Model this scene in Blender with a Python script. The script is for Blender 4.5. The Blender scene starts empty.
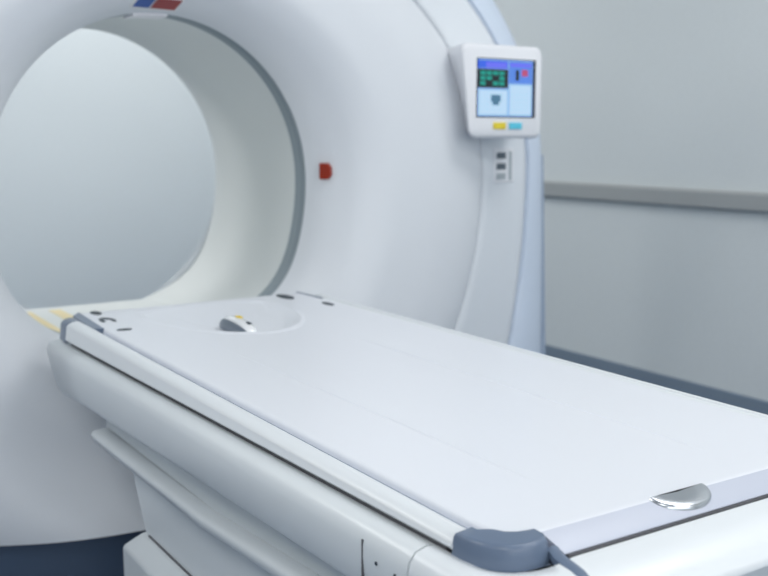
import bpy, bmesh, math, random
from mathutils import Vector, Matrix
from mathutils.bvhtree import BVHTree
S = bpy.context.scene
COL = S.collection
H0 = 1.10                       # camera height above the floor; profiles below are heights relative to it
PI = math.pi

# ------------------------------------------------------------------ materials
def mat(name, col, rough=.4, metal=0., bump=0., bscale=200., spec=.5, coat=0., emit=None, var=0.):
    m = bpy.data.materials.new(name); m.use_nodes = True
    nt = m.node_tree; b = nt.nodes['Principled BSDF']
    b.inputs['Base Color'].default_value = (*col, 1)
    b.inputs['Roughness'].default_value = rough
    b.inputs['Metallic'].default_value = metal
    b.inputs['Specular IOR Level'].default_value = spec
    b.inputs['Coat Weight'].default_value = coat
    if emit:
        b.inputs['Base Color'].default_value = (*[c*.12 for c in col], 1)
        b.inputs['Emission Color'].default_value = (*col, 1); b.inputs['Emission Strength'].default_value = emit
    if bump or var:
        tc = nt.nodes.new('ShaderNodeTexCoord')
        n = nt.nodes.new('ShaderNodeTexNoise'); n.inputs['Scale'].default_value = bscale
        n.inputs['Detail'].default_value = 4
        nt.links.new(tc.outputs['Object'], n.inputs['Vector'])
        if bump:
            bp = nt.nodes.new('ShaderNodeBump'); bp.inputs['Strength'].default_value = bump
            bp.inputs['Distance'].default_value = .002
            nt.links.new(n.outputs['Fac'], bp.inputs['Height']); nt.links.new(bp.outputs['Normal'], b.inputs['Normal'])
        if var:
            r = nt.nodes.new('ShaderNodeValToRGB')
            r.color_ramp.elements[0].position = .3; r.color_ramp.elements[1].position = .7
            r.color_ramp.elements[0].color = (*[c*(1-var) for c in col], 1)
            r.color_ramp.elements[1].color = (*[min(1, c*(1+var)) for c in col], 1)
            nt.links.new(n.outputs['Fac'], r.inputs['Fac']); nt.links.new(r.outputs['Color'], b.inputs['Base Color'])
    return m
M = dict(
    top=mat('tabletop_white', (.80, .82, .865), .34, bump=.02, bscale=700),
    strip=mat('front_strip_lavender', (.51, .54, .63), .36),
    rail=mat('rail_white', (.78, .81, .83), .3),
    body=mat('table_body_white', (.74, .775, .79), .28),
    ledge=mat('table_ledge_grey', (.66, .695, .71), .38),
    gap_strip=mat('gasket_blue_grey', (.30, .35, .45), .5),
    cap=mat('corner_blue_grey', (.135, .18, .26), .30, bump=.05, bscale=900),
    hole=mat('dark_rubber', (.035, .05, .065), .5),
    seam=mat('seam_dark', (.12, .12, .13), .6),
    chrome=mat('brushed_steel', (.58, .60, .63), .2, metal=1),
    levertop=mat('lever_white_highlight', (.86, .87, .88), .18, spec=.8, coat=.6),  # glossy white, not metal: the lever top's highlight is put into the colour
    dialdark=mat('dial_dark_steel', (.20, .235, .28), .35, metal=.5),
    yellow=mat('dial_yellow', (.85, .62, .05), .4),
    cover=mat('gantry_white', (.74, .765, .80), .42),
    side=mat('gantry_side_white', (.74, .775, .815), .42),
    edge=mat('gantry_edge_blue_white', (.66, .74, .86), .42),
    bumper=mat('gantry_bumper_blue_grey', (.34, .41, .52), .5),
    liner=mat('bore_liner', (.78, .80, .785), .5),
    ring=mat('bore_ring_grey', (.27, .32, .35), .45),
    base=mat('gantry_base_navy', (.055, .085, .14), .45),
    window=mat('ring_window', (.86, .84, .87), .3),
    tape=mat('yellow_tape', (.88, .74, .42), .5),
    red=mat('red_lens', (.30, .022, .004), .3),
    blue=mat('label_blue', (.02, .09, .36), .4),
    lred=mat('label_red', (.30, .025, .03), .4),
    labelwhite=mat('label_white', (.80, .80, .80), .4),
    bezel=mat('display_white', (.80, .81, .84), .35),
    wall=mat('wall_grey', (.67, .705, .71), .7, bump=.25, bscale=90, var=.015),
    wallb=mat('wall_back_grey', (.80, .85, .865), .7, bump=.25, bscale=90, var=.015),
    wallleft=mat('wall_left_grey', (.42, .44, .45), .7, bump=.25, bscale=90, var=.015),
    railwall=mat('wall_rail_grey', (.36, .375, .375), .5),
    railtop=mat('wall_rail_light', (.42, .435, .44), .45),
    baseb=mat('baseboard_blue_grey', (.20, .255, .32), .5),
    floor=mat('floor_blue_vinyl', (.13, .18, .26), .4, var=.04, bscale=30),
    ceil=mat('ceiling_white', (.80, .80, .79), .8),
)
def scr(name, col, e=1.0): return mat(name, col, .3, emit=e*1.7)
M.update(s_bg=scr('screen_light_blue', (.33, .58, 1.0), .8), s_dark=mat('screen_off', (.02, .03, .06), .2),
         s_blue=scr('screen_blue', (.05, .16, .95), .8), s_vio=scr('screen_violet', (.16, .18, 1.0), .9),
         s_black=scr('screen_black', (.02, .04, .05), .4), s_green=scr('screen_green', (.01, .42, .34), .7),
         s_white=scr('screen_white', (.55, .78, 1.0), .9), s_mid=scr('screen_mid_blue', (.12, .30, .95), .8),
         s_red=scr('screen_red', (.65, .10, .25), .7), s_grey=scr('screen_teal_grey', (.10, .26, .42), .7),
         b_yel=mat('button_yellow', (.78, .62, .04), .4), b_cya=mat('button_cyan', (.10, .55, .72), .4),
         slot=mat('slot_dark', (.10, .13, .16), .5), slotg=mat('slot_grey', (.42, .47, .50), .5))

# ------------------------------------------------------------------ helpers
def obj(name, bm, m, parent=None, smooth=35, bevel=0, seg=3, sub=0):
    bmesh.ops.remove_doubles(bm, verts=bm.verts, dist=1e-6)
    bmesh.ops.recalc_face_normals(bm, faces=bm.faces)
    me = bpy.data.meshes.new(name); bm.to_mesh(me); bm.free()
    o = bpy.data.objects.new(name, me); COL.objects.link(o)
    for mm in (m if isinstance(m, (list, tuple)) else [m]): me.materials.append(mm)
    for p in me.polygons: p.use_smooth = True
    if smooth < 180: me.set_sharp_from_angle(angle=math.radians(smooth))
    if bevel:
        b = o.modifiers.new('bevel', 'BEVEL'); b.width = bevel; b.segments = seg; b.limit_method = 'ANGLE'
        b.angle_limit = math.radians(30); b.harden_normals = False
    if sub:
        s = o.modifiers.new('sub', 'SUBSURF'); s.levels = sub; s.render_levels = sub
    if parent:
        o.parent = parent
        o.matrix_parent_inverse = Matrix.Translation(-parent.location)
    return o
def thing(name, label, cat, loc):
    o = bpy.data.objects.new(name, None); COL.objects.link(o); o.location = loc
    o['label'] = label; o['category'] = cat; o.empty_display_size = .1
    return o
def struct(o): o['kind'] = 'structure'; return o
def box(bm, x0, x1, y0, y1, z0, z1):
    v = [bm.verts.new((x, y, z)) for z in (z0, z1) for y in (y0, y1) for x in (x0, x1)]
    for f in ((0,2,3,1),(4,5,7,6),(0,1,5,4),(2,6,7,3),(0,4,6,2),(1,3,7,5)): bm.faces.new([v[i] for i in f])
    return bm
def boxbm(*a): return box(bmesh.new(), *a)
def loft(secs, closed_sec=True, closed_path=False, caps=True):
    bm = bmesh.new(); R = [[bm.verts.new(p) for p in s] for s in secs]
    n = len(secs[0]); N = len(R)
    for i in range(N if closed_path else N-1):
        a, b = R[i], R[(i+1) % N]
        for j in range(n if closed_sec else n-1):
            k = (j+1) % n
            try: bm.faces.new((a[j], a[k], b[k], b[j]))
            except ValueError: pass
    if caps and closed_sec and not closed_path:
        bm.faces.new(R[0][::-1]); bm.faces.new(R[-1])
    return bm
def prism(pts, z0, z1, inset_top=0):
    """vertical prism over an XY outline"""
    c = Vector((sum(p[0] for p in pts)/len(pts), sum(p[1] for p in pts)/len(pts)))
    top = []
    for p in pts:
        d = (c-Vector(p)); d = d.normalized()*inset_top if d.length else d
        top.append((p[0]+d.x, p[1]+d.y, z1))
    return loft([[(p[0], p[1], z0) for p in pts], top])
def spline(xs, ys, x):
    """smooth (monotone-ish catmull) interpolation"""
    n = len(xs)
    if x <= xs[0]: return ys[0]
    if x >= xs[-1]: return ys[-1]
    m = []
    for i in range(n):
        if i == 0: m.append((ys[1]-ys[0])/(xs[1]-xs[0]))
        elif i == n-1: m.append((ys[-1]-ys[-2])/(xs[-1]-xs[-2]))
        else:
            a = (ys[i]-ys[i-1])/(xs[i]-xs[i-1]); b = (ys[i+1]-ys[i])/(xs[i+1]-xs[i])
            m.append(0 if a*b < 0 else 2*a*b/(a+b) if a*b > 0 else 0)
    for i in range(n-1):
        if xs[i] <= x <= xs[i+1]:
            h = xs[i+1]-xs[i]; t = (x-xs[i])/h
            return ((2*t**3-3*t*t+1)*ys[i]+(t**3-2*t*t+t)*h*m[i]+(-2*t**3+3*t*t)*ys[i+1]+(t**3-t*t)*h*m[i+1])
def Z(z): return z+H0

# ------------------------------------------------------------------ room
XW, XL, YB, YF, HC = 3.17, -2.4, 5.0, -2.2, 2.75
T = .1
struct(obj('floor', boxbm(XL-T, XW+T, YF-T, YB+T, -.08, 0), M['floor']))
struct(obj('ceiling', boxbm(XL-T, XW+T, YF-T, YB+T, HC, HC+.08), M['ceil']))
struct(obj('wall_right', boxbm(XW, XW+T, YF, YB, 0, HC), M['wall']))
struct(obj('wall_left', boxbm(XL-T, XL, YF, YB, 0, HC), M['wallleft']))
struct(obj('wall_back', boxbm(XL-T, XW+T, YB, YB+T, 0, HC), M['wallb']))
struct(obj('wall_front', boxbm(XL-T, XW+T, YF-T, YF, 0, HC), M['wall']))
struct(obj('baseboard_right', boxbm(XW-.015, XW, YF, YB, 0, .125), M['baseb'], bevel=.004))
struct(obj('baseboard_back', boxbm(XL, XW-.015, YB-.015, YB, 0, .125), M['baseb'], bevel=.004))
# bumper rail on the right wall: bevelled face profile along Y
prof = [(0, -.040), (-.022, -.040), (-.03, -.030), (-.03, .024), (-.022, .034), (0, .034)]
zr = Z(-.236)
bm = loft([[(XW+x, y, zr+z) for x, z in prof] for y in (YF, YB)])
struct(obj('trim_1', bm, M['railwall'], smooth=25))

# ------------------------------------------------------------------ CT gantry
CX, CZ = .907, Z(-.110)
G = thing('ct_scanner_gantry', 'large white CT scanner gantry with a round bore, standing behind the table head', 'medical scanner', (CX, 2.75, 0))
ZB = Z(-.911)                     # top of the dark base
RIN = .414
def mir_(x): return 2*CX-x
def rin(th):
    # the opening widens a little at the bottom corners, where the patient board runs through
    d = math.degrees(th) % 360
    return RIN+.052*math.exp(-((d-222)/30)**2)+.030*math.exp(-((d-318)/22)**2)+.030*math.exp(-((d+42)/22)**2)
def ell(th, a, bu, bd):
    c, s = math.cos(th), math.sin(th); b = bu if s >= 0 else bd
    return 1/math.sqrt((c/a)**2+(s/b)**2)
def r1(th): return ell(th, .961, .722, 1.055)
def r2(th): return ell(th, 1.199, .852, 1.76)
def r3(th):
    c, s = math.cos(th), math.sin(th)
    if s >= 0: return ell(th, 1.352, 1.0, 1)
    return min(1.352/max(abs(c)-.045*abs(s), 1e-6), 1.4/max(abs(s), 1e-6))
NT = 256
TH = [2*PI*i/NT for i in range(NT)]
PS = [0, .03, .09, .20, .36, .60, .80, .95, 1.0]
PY = [2.462, 2.420, 2.375, 2.325, 2.300, 2.305, 2.325, 2.355, 2.372]
def bulge(th, s):
    d = max(0, -math.sin(th))**6
    return -.175*d*spline([0, .35, .75, 1.0], [0, .1, 1, .42], s)
def fpt(th, s):
    r = rin(th)+(r1(th)-rin(th))*s
    return Vector((CX+r*math.cos(th), spline(PS, PY, s)+bulge(th, s), CZ+r*math.sin(th)))
def edgey(th): return fpt(th, 1).y
def cutbase(bm, z):
    bmesh.ops.bisect_plane(bm, geom=bm.verts[:]+bm.edges[:]+bm.faces[:], plane_co=(0, 0, z), plane_no=(0, 0, -1), clear_outer=True)
    return bm
SS = [0, .01, .02, .035, .05, .07, .09, .12, .15]+[.18+.04*i for i in range(21)]+[1.0]
secs = [[fpt(th, s) for th in TH] for s in SS]
# rolled outer edge of the front cover
secs.append([fpt(th, 1)+Vector((math.cos(th)*.003, .006, math.sin(th)*.003)) for th in TH])
secs.append([fpt(th, 1)+Vector((math.cos(th)*.003, .05, math.sin(th)*.003)) for th in TH])
bm = cutbase(loft(secs, caps=False), ZB)
bvh = BVHTree.FromBMesh(bm)
front = obj('front_cover', bm, M['cover'], G, 180)
def on_front(x, z):
    h = bvh.ray_cast(Vector((x, 0, z)), Vector((0, 1, 0)))
    return h[0], h[1]
# side cover between the two seams
def polar(th, r, y): return Vector((CX+r*math.cos(th), y, CZ+r*math.sin(th)))
def y2(th): return max(2.44, edgey(th)+.045)
secs = []
g = .007
for t, dy in ((0, .05), (0, .006), (.01, 0)):
    secs.append([polar(th, r1(th)+g+(r2(th)-r1(th))*t, edgey(th)+.004+dy) for th in TH])
for t in (.15, .3, .45, .6, .75, .9, .985):
    secs.append([polar(th, r1(th)+g+(r2(th)-r1(th)-g)*t, edgey(th)+.004+(y2(th)-edgey(th))*t) for th in TH])
secs.append([polar(th, r2(th), y2(th)+.01) for th in TH])
secs.append([polar(th, r2(th), y2(th)+.06) for th in TH])
sbm = cutbase(loft(secs, caps=False), ZB)
bvh2 = BVHTree.FromBMesh(sbm)
obj('side_cover', sbm, M['side'], G, 180)
# outer edge cover, wraps round to the back
secs = []
g2 = .006
for t, dy in ((0, .06), (0, .008), (.03, .002)):
    secs.append([polar(th, r2(th)+g2+(r3(th)-r2(th))*t, y2(th)+dy) for th in TH])
for t, dy in ((.3, .015), (.6, .04), (.82, .075), (.95, .12), (1.0, .18), (1.0, .4)):
    secs.append([polar(th, r2(th)+(r3(th)-r2(th))*t, y2(th)+dy) for th in TH])
obj('edge_cover', cutbase(loft(secs, caps=False), ZB), M['edge'], G, 60)
secs = []
for rr, y in ((1.0, 2.86), (.995, 3.06), (.97, 3.13), (.92, 3.16)):
    secs.append([polar(th, r3(th)*rr-.002, y) for th in TH])
for t in (.3, .6, .85, 1):
    secs.append([polar(th, (r3(th)*.92-.002)*(1-t)+.452*t, 3.16) for th in TH])
obj('rear_cover', cutbase(loft(secs, caps=False), ZB), M['side'], G, 60)
# bore liner
secs = []
for r, y in ((.001, 2.5265), (.006, 2.57), (.024, 2.75), (.034, 2.95), (.032, 3.02), (.026, 3.07), (.022, 3.10), (.022, 3.12), (.027, 3.15), (.035, 3.161)):
    secs.append([polar(th, rin(th)+r, y) for th in TH])
obj('bore_liner', loft(secs, caps=False), M['liner'], G, 180)
# grey ring at the bore mouth, flush with the cover and the liner
rp = [(.014, 2.4625), (.0005, 2.4625), (.0005, 2.474), (.004, 2.478), (.004, 2.486), (.0005, 2.490), (.0005, 2.526), (.014, 2.526)]
obj('bore_ring', loft([[polar(th, rin(th)+r, y) for r, y in rp] for th in TH], closed_path=True), M['ring'], G, 40)
# patient board through the bottom of the bore
brd = obj('bore_board', boxbm(.668, mir_(.668), 2.54, 3.118, Z(-.545), Z(-.520)), M['liner'], G, 30, bevel=.004)
for xa, xb in ((.757, .792), (.683, .705)):
    obj('yellow_stripe', boxbm(xa, xb, 2.56, 3.06, Z(-.522), Z(-.5188)), M['tape'], brd, 30)['label'] = 'yellow stripe'
# small white window set into the ring near the top
def arcblock(t0, t1, ra, rb, ya, yb, n=10):
    return loft([[polar(t0+(t1-t0)*i/n, r, y) for r, y in ((ra, ya), (ra, yb), (rb, yb), (rb, ya))] for i in range(n+1)])
obj('ring_window', arcblock(math.radians(86), math.radians(98.5), RIN-.006, RIN+.004, 2.460, 2.532), M['window'], G, 30, bevel=.002)
# navy base
cut = []
N = 48
for i in range(N+1):
    x = CX-1.20+2.40*i/N
    h = on_front(x, ZB+.003)[0]
    if h is None:
        h2 = bvh2.ray_cast(Vector((x, 0, ZB+.003)), Vector((0, 1, 0)))[0]
        y = h2.y if h2 else 2.50
    else: y = h.y
    cut.append((x, y))
outline = [(x, y+.018) for x, y in cut]+[(CX+1.25, 2.62), (CX+1.25, 3.10), (CX-1.25, 3.10), (CX-1.25, 2.62)]
obj('base', prism(outline, .0, ZB-.006), M['base'], G, 50)
# red marker lamp on the right of the bore mouth
def placed(bm, x, z, lift=0, b=None):
    """put a mesh modelled in XZ (facing -Y) onto the cover at x, z, turned to its slope"""
    h = (b or bvh).ray_cast(Vector((x, 0, z)), Vector((0, 1, 0)))
    p, n = h[0], h[1]
    if n.y > 0: n = -n
    yv = -n; xv = Vector((0, 0, 1)).cross(yv)*-1; xv = yv.cross(Vector((0, 0, 1))).normalized(); zv = xv.cross(yv).normalized()
    R = Matrix((xv, yv, zv)).transposed().to_4x4()
    bm.transform(Matrix.Translation(p+n*lift) @ R)
    return bm
def plate(w, h, d=.004, x=0, z=0): return boxbm(x-w/2, x+w/2, -d, .004, z-h/2, z+h/2)
bm = bmesh.new()
pts = [(-.016, -.022), (.010, -.022), (.018, -.012), (.018, .012), (.010, .022), (-.016, .022)]
bm = loft([[(x, .01, z) for x, z in pts], [(x, -.012, z) for x, z in pts]])
obj('marker_lamp', placed(bm, 1.351, Z(-.092)), M['red'], G, 30, bevel=.003)['label'] = 'small dark red marker lamp'
# blue and red label above the bore
lab = obj('label_plate', placed(plate(.125, .062, .004), .884, Z(.322)), M['labelwhite'], G, 30, bevel=.0015)
h0 = placed
for nm, w, x, m in (('label_panel', .042, -.034, 'blue'), ('label_panel', .066, .024, 'lred')):
    bm = plate(w, .046, .0052, x, .002)
    o = obj(nm, placed(bm, .884, Z(.322)), M[m], lab, 30)
    o['label'] = 'blue label panel' if m == 'blue' else 'dark red label panel'
# ------------------------------------------------ control panel (display) on the right
DX0, DX1, DZ0, DZ1, DY = 1.722, 2.000, Z(-.004), Z(.258), 2.255
def rrect(x0, x1, z0, z1, r, n=6):
    pts = []
    for cx, cz, a0 in ((x1-r, z1-r, 0), (x0+r, z1-r, 90), (x0+r, z0+r, 180), (x1-r, z0+r, 270)):
        for k in range(n+1):
            a = math.radians(a0+90*k/n); pts.append((cx+r*math.cos(a), cz+r*math.sin(a)))
    return pts
def shell(offs):
    secs = []
    for y, o, ob, ot, r in offs:
        t = min(1, max(0, (y-DY)/.085)); s_ = []
        for x, z in rrect(DX0-o, DX1+o, DZ0-ob, DZ1+ot, r):
            v = (z-DZ0)/(DZ1-DZ0)
            dl = (.006-.030*v)*(1-t)+(.080-.080*v)*t
            s_.append((x+dl*(DX1-x)/(DX1-DX0), y, z))
        secs.append(s_)
    return loft(secs)
dp = obj('control_panel', shell(((DY, -.012, -.012, -.012, .020), (DY+.003, -.005, -.005, -.005, .024), (DY+.010, 0, 0, 0, .026),
                                 (DY+.05, 0, .0, .0, .026), (DY+.11, -.004, -.012, -.004, .026), (DY+.24, -.012, -.03, -.01, .026))), M['bezel'], G, 40)
def flat(x0, x1, z0, z1, y, d=.002): return boxbm(x0, x1, y-d, y+.001, z0, z1)
SX0, SX1, SZ0, SZ1 = 1.757, 1.963, Z(.058), Z(.216)
sc = obj('screen', flat(SX0-.003, SX1+.006, SZ0-.003, SZ1+.003, DY, .0015), M['s_dark'], dp, 30)
def sr(u0, u1, v0, v1, m, k=1, name='screen_field'):
    o = obj(name, flat(SX0+(SX1-SX0)*u0, SX0+(SX1-SX0)*u1, SZ0+(SZ1-SZ0)*(1-v1), SZ0+(SZ1-SZ0)*(1-v0), DY-.0015, .0004*k), M[m], None, 30)
    return o
# the screen picture is one mesh with several glowing fields
parts = [(0, .97, 0, 1, 's_bg', 1), (0, .52, .02, .16, 's_blue', 2), (.14, .5, .05, .15, 's_vio', 3), (.0, .53, .17, .50, 's_black', 2),
         (.54, .96, .02, .41, 's_mid', 2), (.56, .94, .05, .12, 's_vio', 3), (.66, .72, .17, .36, 's_black', 3), (.77, .88, .16, .28, 's_red', 3),
         (.02, .52, .54, .97, 's_white', 2), (.56, .95, .44, .97, 's_white', 2), (.23, .40, .62, .74, 's_grey', 3), (.26, .37, .74, .80, 's_grey', 3)]
rnd = random.Random(4)
for i in range(4):
    for j in range(3):
        if (i, j) in ((2, 1), (1, 2)): continue
        parts.append((.04+.11*i, .13+.11*i, .205+.09*j, .275+.09*j, 's_green', 3))
for i in range(4):
    for j in range(4):
        if not (i in (2, 3) and j < 3): parts.append((.05+.055*i*2-.0*j, .06+.11*i, .60+.09*j, .615+.09*j, 's_bg', 3))
        parts.append((.60+.085*i, .612+.085*i, .60+.09*j, .615+.09*j, 's_bg', 3))
ms = list(dict.fromkeys(p[4] for p in parts))
bm = bmesh.new()
for u0, u1, v0, v1, m, k in parts:
    nf = len(bm.faces)
    y = DY-.0015
    box(bm, SX0+(SX1-SX0)*u0, SX0+(SX1-SX0)*u1, y-.0004*k, y+.0005, SZ0+(SZ1-SZ0)*(1-v1), SZ0+(SZ1-SZ0)*(1-v0))
    bm.faces.ensure_lookup_table()
    for f in bm.faces[nf:]: f.material_index = ms.index(m)
me = bpy.data.meshes.new('screen_picture'); bm.to_mesh(me); bm.free()
for m in ms: me.materials.append(M[m])
o = bpy.data.objects.new('screen_picture', me); COL.objects.link(o)
o.parent = dp
for x0, x1, m, l in ((1.815, 1.860, 'b_yel', 'yellow button'), (1.873, 1.920, 'b_cya', 'cyan button')):
    obj('button', boxbm(x0, x1, DY-.004, DY+.004, Z(.022), Z(.041)), M[m], dp, 30, bevel=.002)['label'] = l
# slot plate below the display
px_, pz_ = 1.980, Z(-.086)
sp = obj('slot_plate', placed(plate(.105, .105, .004), px_, pz_, 0, bvh2), M['bezel'], G, 30, bevel=.002)
for k, (z, m) in enumerate(((.030, 'slot'), (-.003, 'slot'), (-.033, 'slotg'))):
    obj('slot', placed(plate(.048, .019, .006, -.018, z), px_, pz_, 0, bvh2), M[m], sp, 30, bevel=.001)
obj('slot_bar', placed(plate(.016, .088, .0055, .032, -.002), px_, pz_, 0, bvh2), M['slotg'], sp, 30, bevel=.001)
# blue-grey bumper strip down the right edge
for s in (1, -1):
    secs = []
    for z in (Z(-.06), ZB+.01):
        xo = 1.352+.045*(CZ-z)+.030
        secs.append([(CX+s*q, y, z) for q, y in ((xo-.05, 2.565), (xo-.004, 2.565), (xo, 2.57), (xo, 2.70), (xo-.05, 2.70))])
    obj('bumper_strip', loft(secs), M['bumper'], G, 30)

# ------------------------------------------------------------------ patient table
XM = .915
P = thing('patient_table', 'white motorised patient table with blue-grey corner caps, in front of the scanner bore', 'medical table', (XM, 1.4, 0))
def mir(x): return 2*XM-x
TX0, TX1, TY0, TY1 = .620, 1.210, .736, 2.290
ZT = Z(-.40)
# tabletop: fine grid so the recess and the moulded lines are real relief
def relief(x, y):
    z = 0.
    ex, ey = (x-.905)/.172, (y-2.20)/.350
    e = math.hypot(ex, ey) if y < 2.20 else math.hypot(ex, (y-2.20)/.05)
    if e < 1:
        w = min(1, (1-e)/.16); w = w*w*(3-2*w)
        z -= .017*w*max(0, min(1, (2.235-y)/.26))**.6
        if e < .62:
            w2 = min(1, (.62-e)/.12); w2 = w2*w2*(3-2*w2); z -= .004*w2*max(0, min(1, (2.2-y)/.2))
    if y < 2.20 and .985 < e < 1.06: z += .0026*math.sin((e-.985)/.075*PI)*min(1, (2.2-y)/.05)
    for xl, ya, yb in ((.757, .86, 1.75), (1.022, .83, 1.80)):
        if ya-.01 < y < yb+.1:
            w = max(0, 1-abs(x-xl)/.0022)
            fade = min(1, max(0, (y-ya)/.03))*min(1, max(0, (yb-y)/.25))
            z += .0014*w*fade
    d = min(x-TX0, TX1-x)
    if d < .006: z -= .006-math.sqrt(max(0, .006**2-(.006-d)**2))
    d = TY1-y
    if d < .012: z -= .012-math.sqrt(max(0, .012**2-(.012-d)**2))
    d = y-TY0
    if d < .004: z -= .2*(.004-d)
    return z
xs = sorted(set([TX0, TX0+.0006, TX0+.002, TX0+.004, TX0+.006, TX1, TX1-.0006, TX1-.002, TX1-.004, TX1-.006]+
    [round(.63+.004*i, 4) for i in range(int(.572/.004))]+[.757+d for d in (-.0022, -.001, 0, .001, .0022)]+[1.022+d for d in (-.0022, -.001, 0, .001, .0022)]))
ys = sorted(set([TY0, TY0+.002, TY0+.004]+[round(.745+.02*i, 4) for i in range(53)]+[round(1.81+.004*i, 4) for i in range(117)]+[TY1, TY1-.0007, TY1-.003, TY1-.007, TY1-.012]))
xs = [x for x in xs if TX0 <= x <= TX1]; ys = [y for y in ys if TY0 <= y <= TY1]
bm = bmesh.new()
V = [[bm.verts.new((x, y, ZT+relief(x, y))) for x in xs] for y in ys]
for j in range(len(ys)-1):
    for i in range(len(xs)-1): bm.faces.new((V[j][i], V[j][i+1], V[j+1][i+1], V[j+1][i]))
rim = [V[0][i] for i in range(len(xs))]+[V[j][-1] for j in range(1, len(ys))]+[V[-1][i] for i in range(len(xs)-2, -1, -1)]+[V[j][0] for j in range(len(ys)-2, 0, -1)]
low = [bm.verts.new((v.co.x, v.co.y, ZT-.04)) for v in rim]
for i in range(len(rim)):
    k = (i+1) % len(rim); bm.faces.new((rim[i], low[i], low[k], rim[k]))
bm.faces.new(low)
tt = obj('tabletop', bm, M['top'], P, 40)
# sloping front strip
fs = [(.7362, -.4008), (.732, -.4022), (.703, -.4105), (.7005, -.4122), (.7015, -.4135), (.735, -.4135)]
secs = [[(x, y, Z(z)) for y, z in fs] for x in (.664, 1.166)]
obj('front_strip', loft(secs), M['strip'], P, 30)
# gap shade drawn as a dark gasket below the front strip; gaskets along the grooves
obj('gap_strip', boxbm(.668, mir(.668), .6985, .735, Z(-.432), Z(-.4136)), M['seam'], P, 30)
for s in (0, 1):
    a = (lambda x: x) if s == 0 else mir
    x0, x1 = sorted((a(.604), a(.6215)))
    obj('gap_strip', boxbm(x0, x1, .745, 2.20, Z(-.46), Z(-.410 if s == 0 else -.4025)), M['gap_strip' if s == 0 else 'rail'], P, 30)
    # side rail
    rp = [(.6055, -.425), (.6055, -.403), (.6040, -.4006), (.600, -.400), (.590, -.4012), (.582, -.4048), (.5765, -.410), (.5735, -.417), (.5725, -.421), (.576, -.425)]
    secs = [[(a(x), y, Z(z)+(-.022*(y-1.37) if z < -.415 else 0)) for x, z in rp] for y in (.774, 2.185)]
    secs[0] = [(a(rp[k][0]+(.004 if rp[k][0] < .595 else 0)), p[1], p[2]-(.003 if rp[k][1] < -.415 else 0)) for k, p in enumerate(secs[0])]
    obj('side_rail', loft(secs), M['rail'], P, 50)
    # near corner cap
    out = [(.5800, .775), (.5800, .759), (.5835, .743), (.590, .730), (.599, .719), (.608, .7115), (.622, .708), (.640, .707), (.651, .710), (.655, .722), (.656, .738),
           (.648, .7385), (.636, .7415), (.626, .748), (.6195, .760), (.6055, .768), (.6055, .776)]
    secs = []
    cxy = Vector((.628, .745))
    def ring_(off, z):
        r = []
        for k, (x, y) in enumerate(out):
            if k <= 8:
                d = (cxy-Vector((x, y))); d.normalize(); r.append((a(x+d.x*off), y+d.y*off, Z(z)))
            else: r.append((a(x), y, Z(z)))
        return r
    for off, z in ((-.001, -.422), (-.0005, -.416), (0, -.408), (.0010, -.4010), (.0025, -.3978), (.0045, -.3965), (.007, -.3962)): secs.append(ring_(off, z))
    obj('corner_cap', loft(secs), M['cap'], P, 50)
    # far corner cap on the rail end + wedge on the tabletop corner
    rp2 = [(x+(-.001 if x < .6 else 0), z+(.001 if z > -.41 else 0)-(.022 if z < -.415 else 0)) for x, z in rp]
    secs = [[(a(x), 2.186, Z(z)) for x, z in rp2], [(a(x), 2.222, Z(z)) for x, z in rp2],
            [(a(x*.9+.06), 2.236, Z(z*.95-.021)) for x, z in rp2]]
    obj('end_cap', loft(secs), M['cap' if s == 0 else 'rail'], P, 50)
    pts = [(.605, 2.085), (.6215, 2.060), (.633, 2.2875), (.613, 2.262)]
    if s: pts = [(.622, 2.165), (.628, 2.16), (.6325, 2.2875), (.627, 2.2875)]
    secs = [[(a(x), y, Z(-.425)) for x, y in pts], [(a(x), y, Z(-.3985 if x > .614 else -.402)) for x, y in pts]]
    obj('corner_wedge', loft(secs), M['cap'], P, 30)

# body: skirt swept round the table, deeper towards the scanner
side = [(-.050, -.446), (-.036, -.4335), (-.024, -.4315), (-.010, -.4355), (-.002, -.445), (0, -.456), (0, -.470), (-.003, -.505), (-.008, -.513), (-.018, -.517), (-.060, -.528)]
frnt = [(-.086, -.447), (-.0768, -.4292), (-.055, -.4304), (-.033, -.4338), (-.016, -.4395), (-.006, -.4455), (-.003, -.4495), (0, -.4515), (0, -.4585), (-.016, -.463), (-.060, -.466)]
XB, YN = .546, .615
def sec(p, n, k, y=None, dz=0):
    r = []
    for (o1, z1), (o2, z2) in zip(side, frnt):
        o, z = o1*(1-k)+o2*k, z1*(1-k)+z2*k
        deep = max(0, min(1, (-.46-z)/.06))
        r.append(Vector((p[0]+n[0]*o, p[1]+n[1]*o, Z(z-.5*dz*deep)+tilt(p[1]))))
    return r
def tilt(y): return -.022*(y-1.37)
def dz_at(y): return .034*(y-1.05)
def skirt(ya, yb, s, n=6):
    secs = []
    for i in range(n+1):
        y = ya+(yb-ya)*i/n
        ps = sec((XB, y), (-1, 0), 0, dz=dz_at(y))
        secs.append([Vector((mir(p.x), p.y, p.z)) if s else p for p in ps])
    return secs
YS = .806                       # vertical joint
for s in (0, 1):
    secs = skirt(YS+.0015, 2.255, s)
    # far end leans in below and is rounded
    for p in secs[-1]:
        p.y -= max(0, (Z(-.455)-p.z))*.95
    e = []
    for p in secs[-1]:
        q = p.copy(); q.y += .010; q.x += (.010 if not s else -.010); q.z -= .004 if p.z > Z(-.44) else 0; e.append(q)
    secs.append(e)
    obj('side_panel', loft(secs), M['body'], P, 60)
R = .125
secs = skirt(YS-.0015, YN+R, 0, 3)
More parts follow.
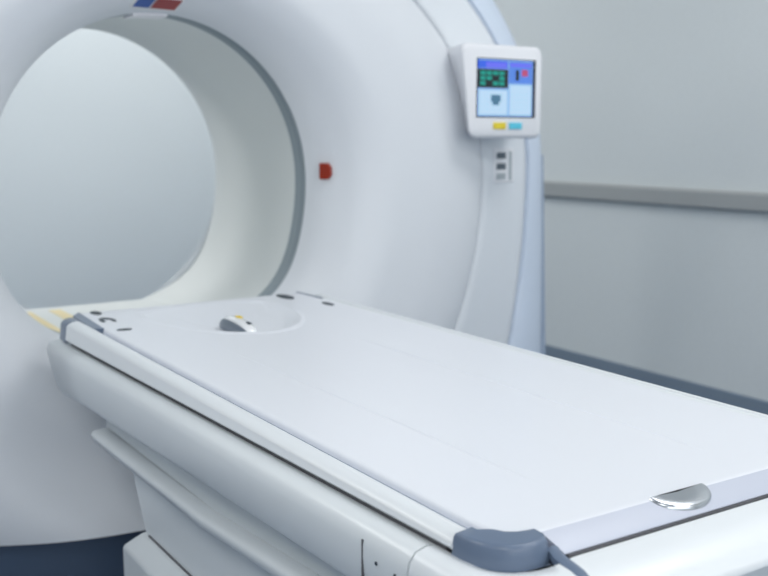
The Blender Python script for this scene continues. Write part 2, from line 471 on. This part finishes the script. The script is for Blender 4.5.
for i in range(1, 17):
    a = PI/2*i/16; n = (-math.cos(a), -math.sin(a))
    c = (XB+R, YN+R)
    k = spline([0, 1], [0, 1], i/16); k = k*k*(3-2*k)
    secs.append(sec((c[0]+n[0]*R, c[1]+n[1]*R), n, k, dz=dz_at(.8)*(1-k)))
x = XB+R
left = [list(s) for s in secs]
right = [[Vector((mir(p.x), p.y, p.z)) for p in s] for s in left][::-1]
obj('end_panel', loft(left+right), M['rail'], P, 60)
# inner tray that closes the body from above and carries the top
obj('tray', boxbm(.592, mir(.592), .72, 2.18, Z(-.545), Z(-.452)), M['ledge'], P, 30)
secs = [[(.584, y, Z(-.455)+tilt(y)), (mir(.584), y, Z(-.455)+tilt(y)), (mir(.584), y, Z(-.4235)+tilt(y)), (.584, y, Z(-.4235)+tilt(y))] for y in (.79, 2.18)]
obj('gap_shade', loft(secs), M['seam'], P, 30)  # dark filler stands in for the shade inside the rail gap
# joint line, screws on the near end of the side
obj('joint_line', boxbm(XB-.0006, XB+.03, .894, .8965, Z(-.500), Z(-.4385)), M['seam'], P, 30)
def disc(x, y, z, r, d, n=16):
    return loft([[(x, y+r*math.cos(2*PI*i/n), z+r*math.sin(2*PI*i/n)) for i in range(n)], [(x-d, y+r*math.cos(2*PI*i/n), z+r*math.sin(2*PI*i/n)) for i in range(n)]])
for y, z in ((.866, -.4555), (.829, -.4555)):
    obj('screw', disc(XB+.002, y, Z(z), .0022, .003), M['hole'], P, 30)
# strap that runs from the cap over the end panel
sp_ = [(.712, -.409), (.698, -.4125), (.667, -.4155), (.641, -.4215), (.625, -.4285), (.617, -.4365), (.6145, -.445)]
secs = []
for k, (y, z) in enumerate(sp_):
    w = .007; x = .658-.020*k/6
    secs.append([(x-w, y, Z(z-.006)), (x-w, y, Z(z+.001)), (x-w*.4, y, Z(z+.003)), (x+w*.4, y, Z(z+.003)), (x+w, y, Z(z+.001)), (x+w, y, Z(z-.006))])
obj('cap_strap', loft(secs), M['cap'], P, 50)
secs = [[(mir(p[0]), p[1], p[2]) for p in s] for s in secs]
obj('cap_strap', loft(secs), M['cap'], P, 50)
# lower ledge
lp = [(.650, .004), (.590, 0), (.581, -.003), (.578, -.009), (.580, -.020), (.586, -.025), (.606, -.029), (.650, -.031)]
secs = []
for y, z0 in ((.98, -.568), (1.45, -.601), (2.04, -.609)):
    secs.append([(x, y-(max(0, -z-.012))*(3.0 if y > 2 else 0), Z(z0+z)) for x, z in lp]+[(mir(x), y-(max(0, -z-.012))*(3.0 if y > 2 else 0), Z(z0+z)) for x, z in lp[::-1]])
obj('lower_ledge', loft(secs), M['ledge'], P, 50)
obj('under_frame', boxbm(.607, mir(.607), .96, 2.025, Z(-.60), Z(-.52)), M['ledge'], P, 30)
# column and pedestal
secs = []
for z, yf in ((-.59, 1.905), (-.68, 1.88), (-.78, 1.815)):
    secs.append([(.615, 1.12, Z(z)), (mir(.615), 1.12, Z(z)), (mir(.615), yf, Z(z)), (.615, yf, Z(z))])
obj('column', loft(secs), M['body'], P, 30, bevel=.004)
pp = []
for off, z in ((0, -1.0999), (0, -.795), (.033, -.766)):
    pp.append([(.577+off, 1.0+off, Z(z)), (mir(.577)-off, 1.0+off, Z(z)), (mir(.577)-off, 1.855-off*.8, Z(z)), (.577+off, 1.855-off*.8, Z(z))])
obj('pedestal', loft(pp), M['ledge'], P, 30, bevel=.006)
obj('gap_strip', boxbm(.612, mir(.612), 1.117, 1.80, Z(-.7665), Z(-.7635)), M['seam'], P, 30)
# holes at the far end of the top
def oval(x, y, rx, ry, rot, z0, z1, n=24, t0=0, t1=360):
    pts = []
    c, s = math.cos(rot), math.sin(rot)
    for i in range(n):
        u, v = rx*math.cos(2*PI*i/n), ry*math.sin(2*PI*i/n); pts.append((x+u*c-v*s, y+u*s+v*c))
    return prism(pts, z0, z1)
for x, y, rx, ry in ((.664, 2.258, .011, .025), (1.138, 2.236, .015, .040), (1.1765, 2.085, .008, .026)):
    obj('socket', oval(x, y, rx, ry, 0, ZT-.004, ZT+.0018), M['hole'], P, 30)
# C-shaped clip and slot
secs = []
for i in range(17):
    a = math.radians(-40+250*i/16); cx, cy = .658, 2.152
    secs.append([(cx+.016*math.cos(a), cy+.036*math.sin(a), ZT+.0015), (cx+.008*math.cos(a), cy+.016*math.sin(a), ZT+.0015),
                 (cx+.008*math.cos(a), cy+.016*math.sin(a), ZT-.004), (cx+.016*math.cos(a), cy+.036*math.sin(a), ZT-.004)])
obj('clip', loft(secs), M['hole'], P, 40)
obj('slot', oval(.655, 2.030, .016, .010, math.radians(-8), ZT-.004, ZT+.0012), M['hole'], P, 30)
# steel lever in the recess
LY0, LY1 = 1.885, 2.035
def lev_sec(u, dx=0.):
    y = LY0+(LY1-LY0)*u
    e = math.sqrt(max(.0, 1-abs(2*u-1)**2.6))
    w = .006+.014*e; h = .003+.030*e*(1-.25*(1-u)); zb = ZT-.016
    cx = .884
    return [(cx-w, y, zb), (cx-w*1.02, y, zb+h*.45), (cx-w*.75, y, zb+h*.85), (cx-w*.35, y, zb+h), (cx+w*.35, y, zb+h), (cx+w*.75, y, zb+h*.85), (cx+w*1.02, y, zb+h*.45), (cx+w, y, zb)]
lev = obj('lever', loft([lev_sec(i/20) for i in range(21)]), M['levertop'], P, 60)
def side_sec(u):
    p = lev_sec(u); a_, b_, c_ = p[0], p[1], p[2]
    o = .0022
    return [(a_[0]-o, a_[1], a_[2]), (b_[0]-o-.001, b_[1], b_[2]), (c_[0]-o, c_[1], c_[2]-.001), (c_[0]+.003, c_[1], c_[2]-.003), (a_[0]+.003, a_[1], a_[2])]
obj('lever_side', loft([side_sec(.06+.85*i/16) for i in range(17)]), M['dialdark'], lev, 60)['label'] = 'dark steel side of the lever'
q = lev_sec(.56)
obj('indicator', loft([[(.889+.0075*t*math.cos(2*PI*i/16), LY0+(LY1-LY0)*.56+.013*t*math.sin(2*PI*i/16), q[3][2]+h) for i in range(16)] for t, h in ((1, -.006), (1, .0008), (.6, .0022))]), M['yellow'], lev, 40)['label'] = 'small yellow indicator on the lever'
q = lev_sec(.24)
obj('lever_notch', boxbm(.884, .893, LY0+.026, LY0+.050, q[3][2]-.012, q[3][2]+.0012), M['hole'], lev, 30, bevel=.002)
# half-moon steel grip on the near edge
secs = []
n = 24
for t, dz in ((1, -.006), (1, .0022), (.97, .0040), (.90, .0048), (.5, .0042), (.02, .0036)):
    secs.append([(.8705+.0450*t*math.cos(PI+PI*i/n), .7385+.032*t*math.sin(PI+PI*i/n), ZT-.0022+dz-.0072*(-t*math.sin(PI+PI*i/n))) for i in range(n+1)])
obj('grip', loft(secs), M['chrome'], P, 40)

# ------------------------------------------------------------------ light
def area(x, y, sx, sy, e, col=(1.0, 1.0, .99), z=HC-.02, rot=(0, 0, 0)):
    l = bpy.data.lights.new('area_lamp', 'AREA'); l.shape = 'RECTANGLE'; l.size = sx; l.size_y = sy; l.energy = e; l.color = col  # shared by the ceiling lamps and the added window fill
    o = bpy.data.objects.new('area_lamp', l); COL.objects.link(o); o.location = (x, y, z); o.rotation_euler = rot
for x, y, e in ((-1.1, -.8, 44), (1.9, -.8, 44), (-1.1, 1.5, 38), (2.2, 1.2, 34), (-.9, 3.9, 50), (1.5, 4.1, 38)):
    area(x, y, 1.2, .6, e)
# added fill lamp, framed as an unseen window, lights faces from behind the camera
WX0, WX1, WZ0, WZ1 = -1.2, 2.4, .95, 2.25
fr = bmesh.new()
for a in ((WX0-.06, WX1+.06, WZ0-.06, WZ0), (WX0-.06, WX1+.06, WZ1, WZ1+.06), (WX0-.06, WX0, WZ0, WZ1), (WX1, WX1+.06, WZ0, WZ1), (.57, .63, WZ0, WZ1)):
    box(fr, a[0], a[1], YF-.01, YF+.03, a[2], a[3])
struct(obj('added_window', fr, M['labelwhite'], None, 30))
area((WX0+WX1)/2, YF+.035, WX1-WX0, WZ1-WZ0, 66, (.96, .98, 1.0), (WZ0+WZ1)/2, (PI/2, 0, 0))
w = bpy.data.worlds.new('world'); S.world = w; w.use_nodes = True
w.node_tree.nodes['Background'].inputs[0].default_value = (.7, .8, .9, 1); w.node_tree.nodes['Background'].inputs[1].default_value = .3

# ------------------------------------------------------------------ camera
cd = bpy.data.cameras.new('camera'); cam = bpy.data.objects.new('camera', cd); COL.objects.link(cam)
cd.sensor_width = 36; cd.lens = 1000/768*36; cd.clip_start = .05
pitch = math.atan(.151); yaw = math.atan(649/math.hypot(1000, 151))
cam.location = (0, 0, H0); cam.rotation_euler = (PI/2-pitch, 0, -yaw)
cd.dof.use_dof = True; cd.dof.focus_distance = 1.35; cd.dof.aperture_fstop = 5.0
S.camera = cam
S.view_settings.view_transform = 'Standard'; S.view_settings.look = 'None'
S.view_settings.gamma = 1; S.view_settings.use_curve_mapping = False
S.view_settings.exposure = -.95
S.cycles.use_denoising = True
S.cycles.max_bounces = 10; S.cycles.diffuse_bounces = 6
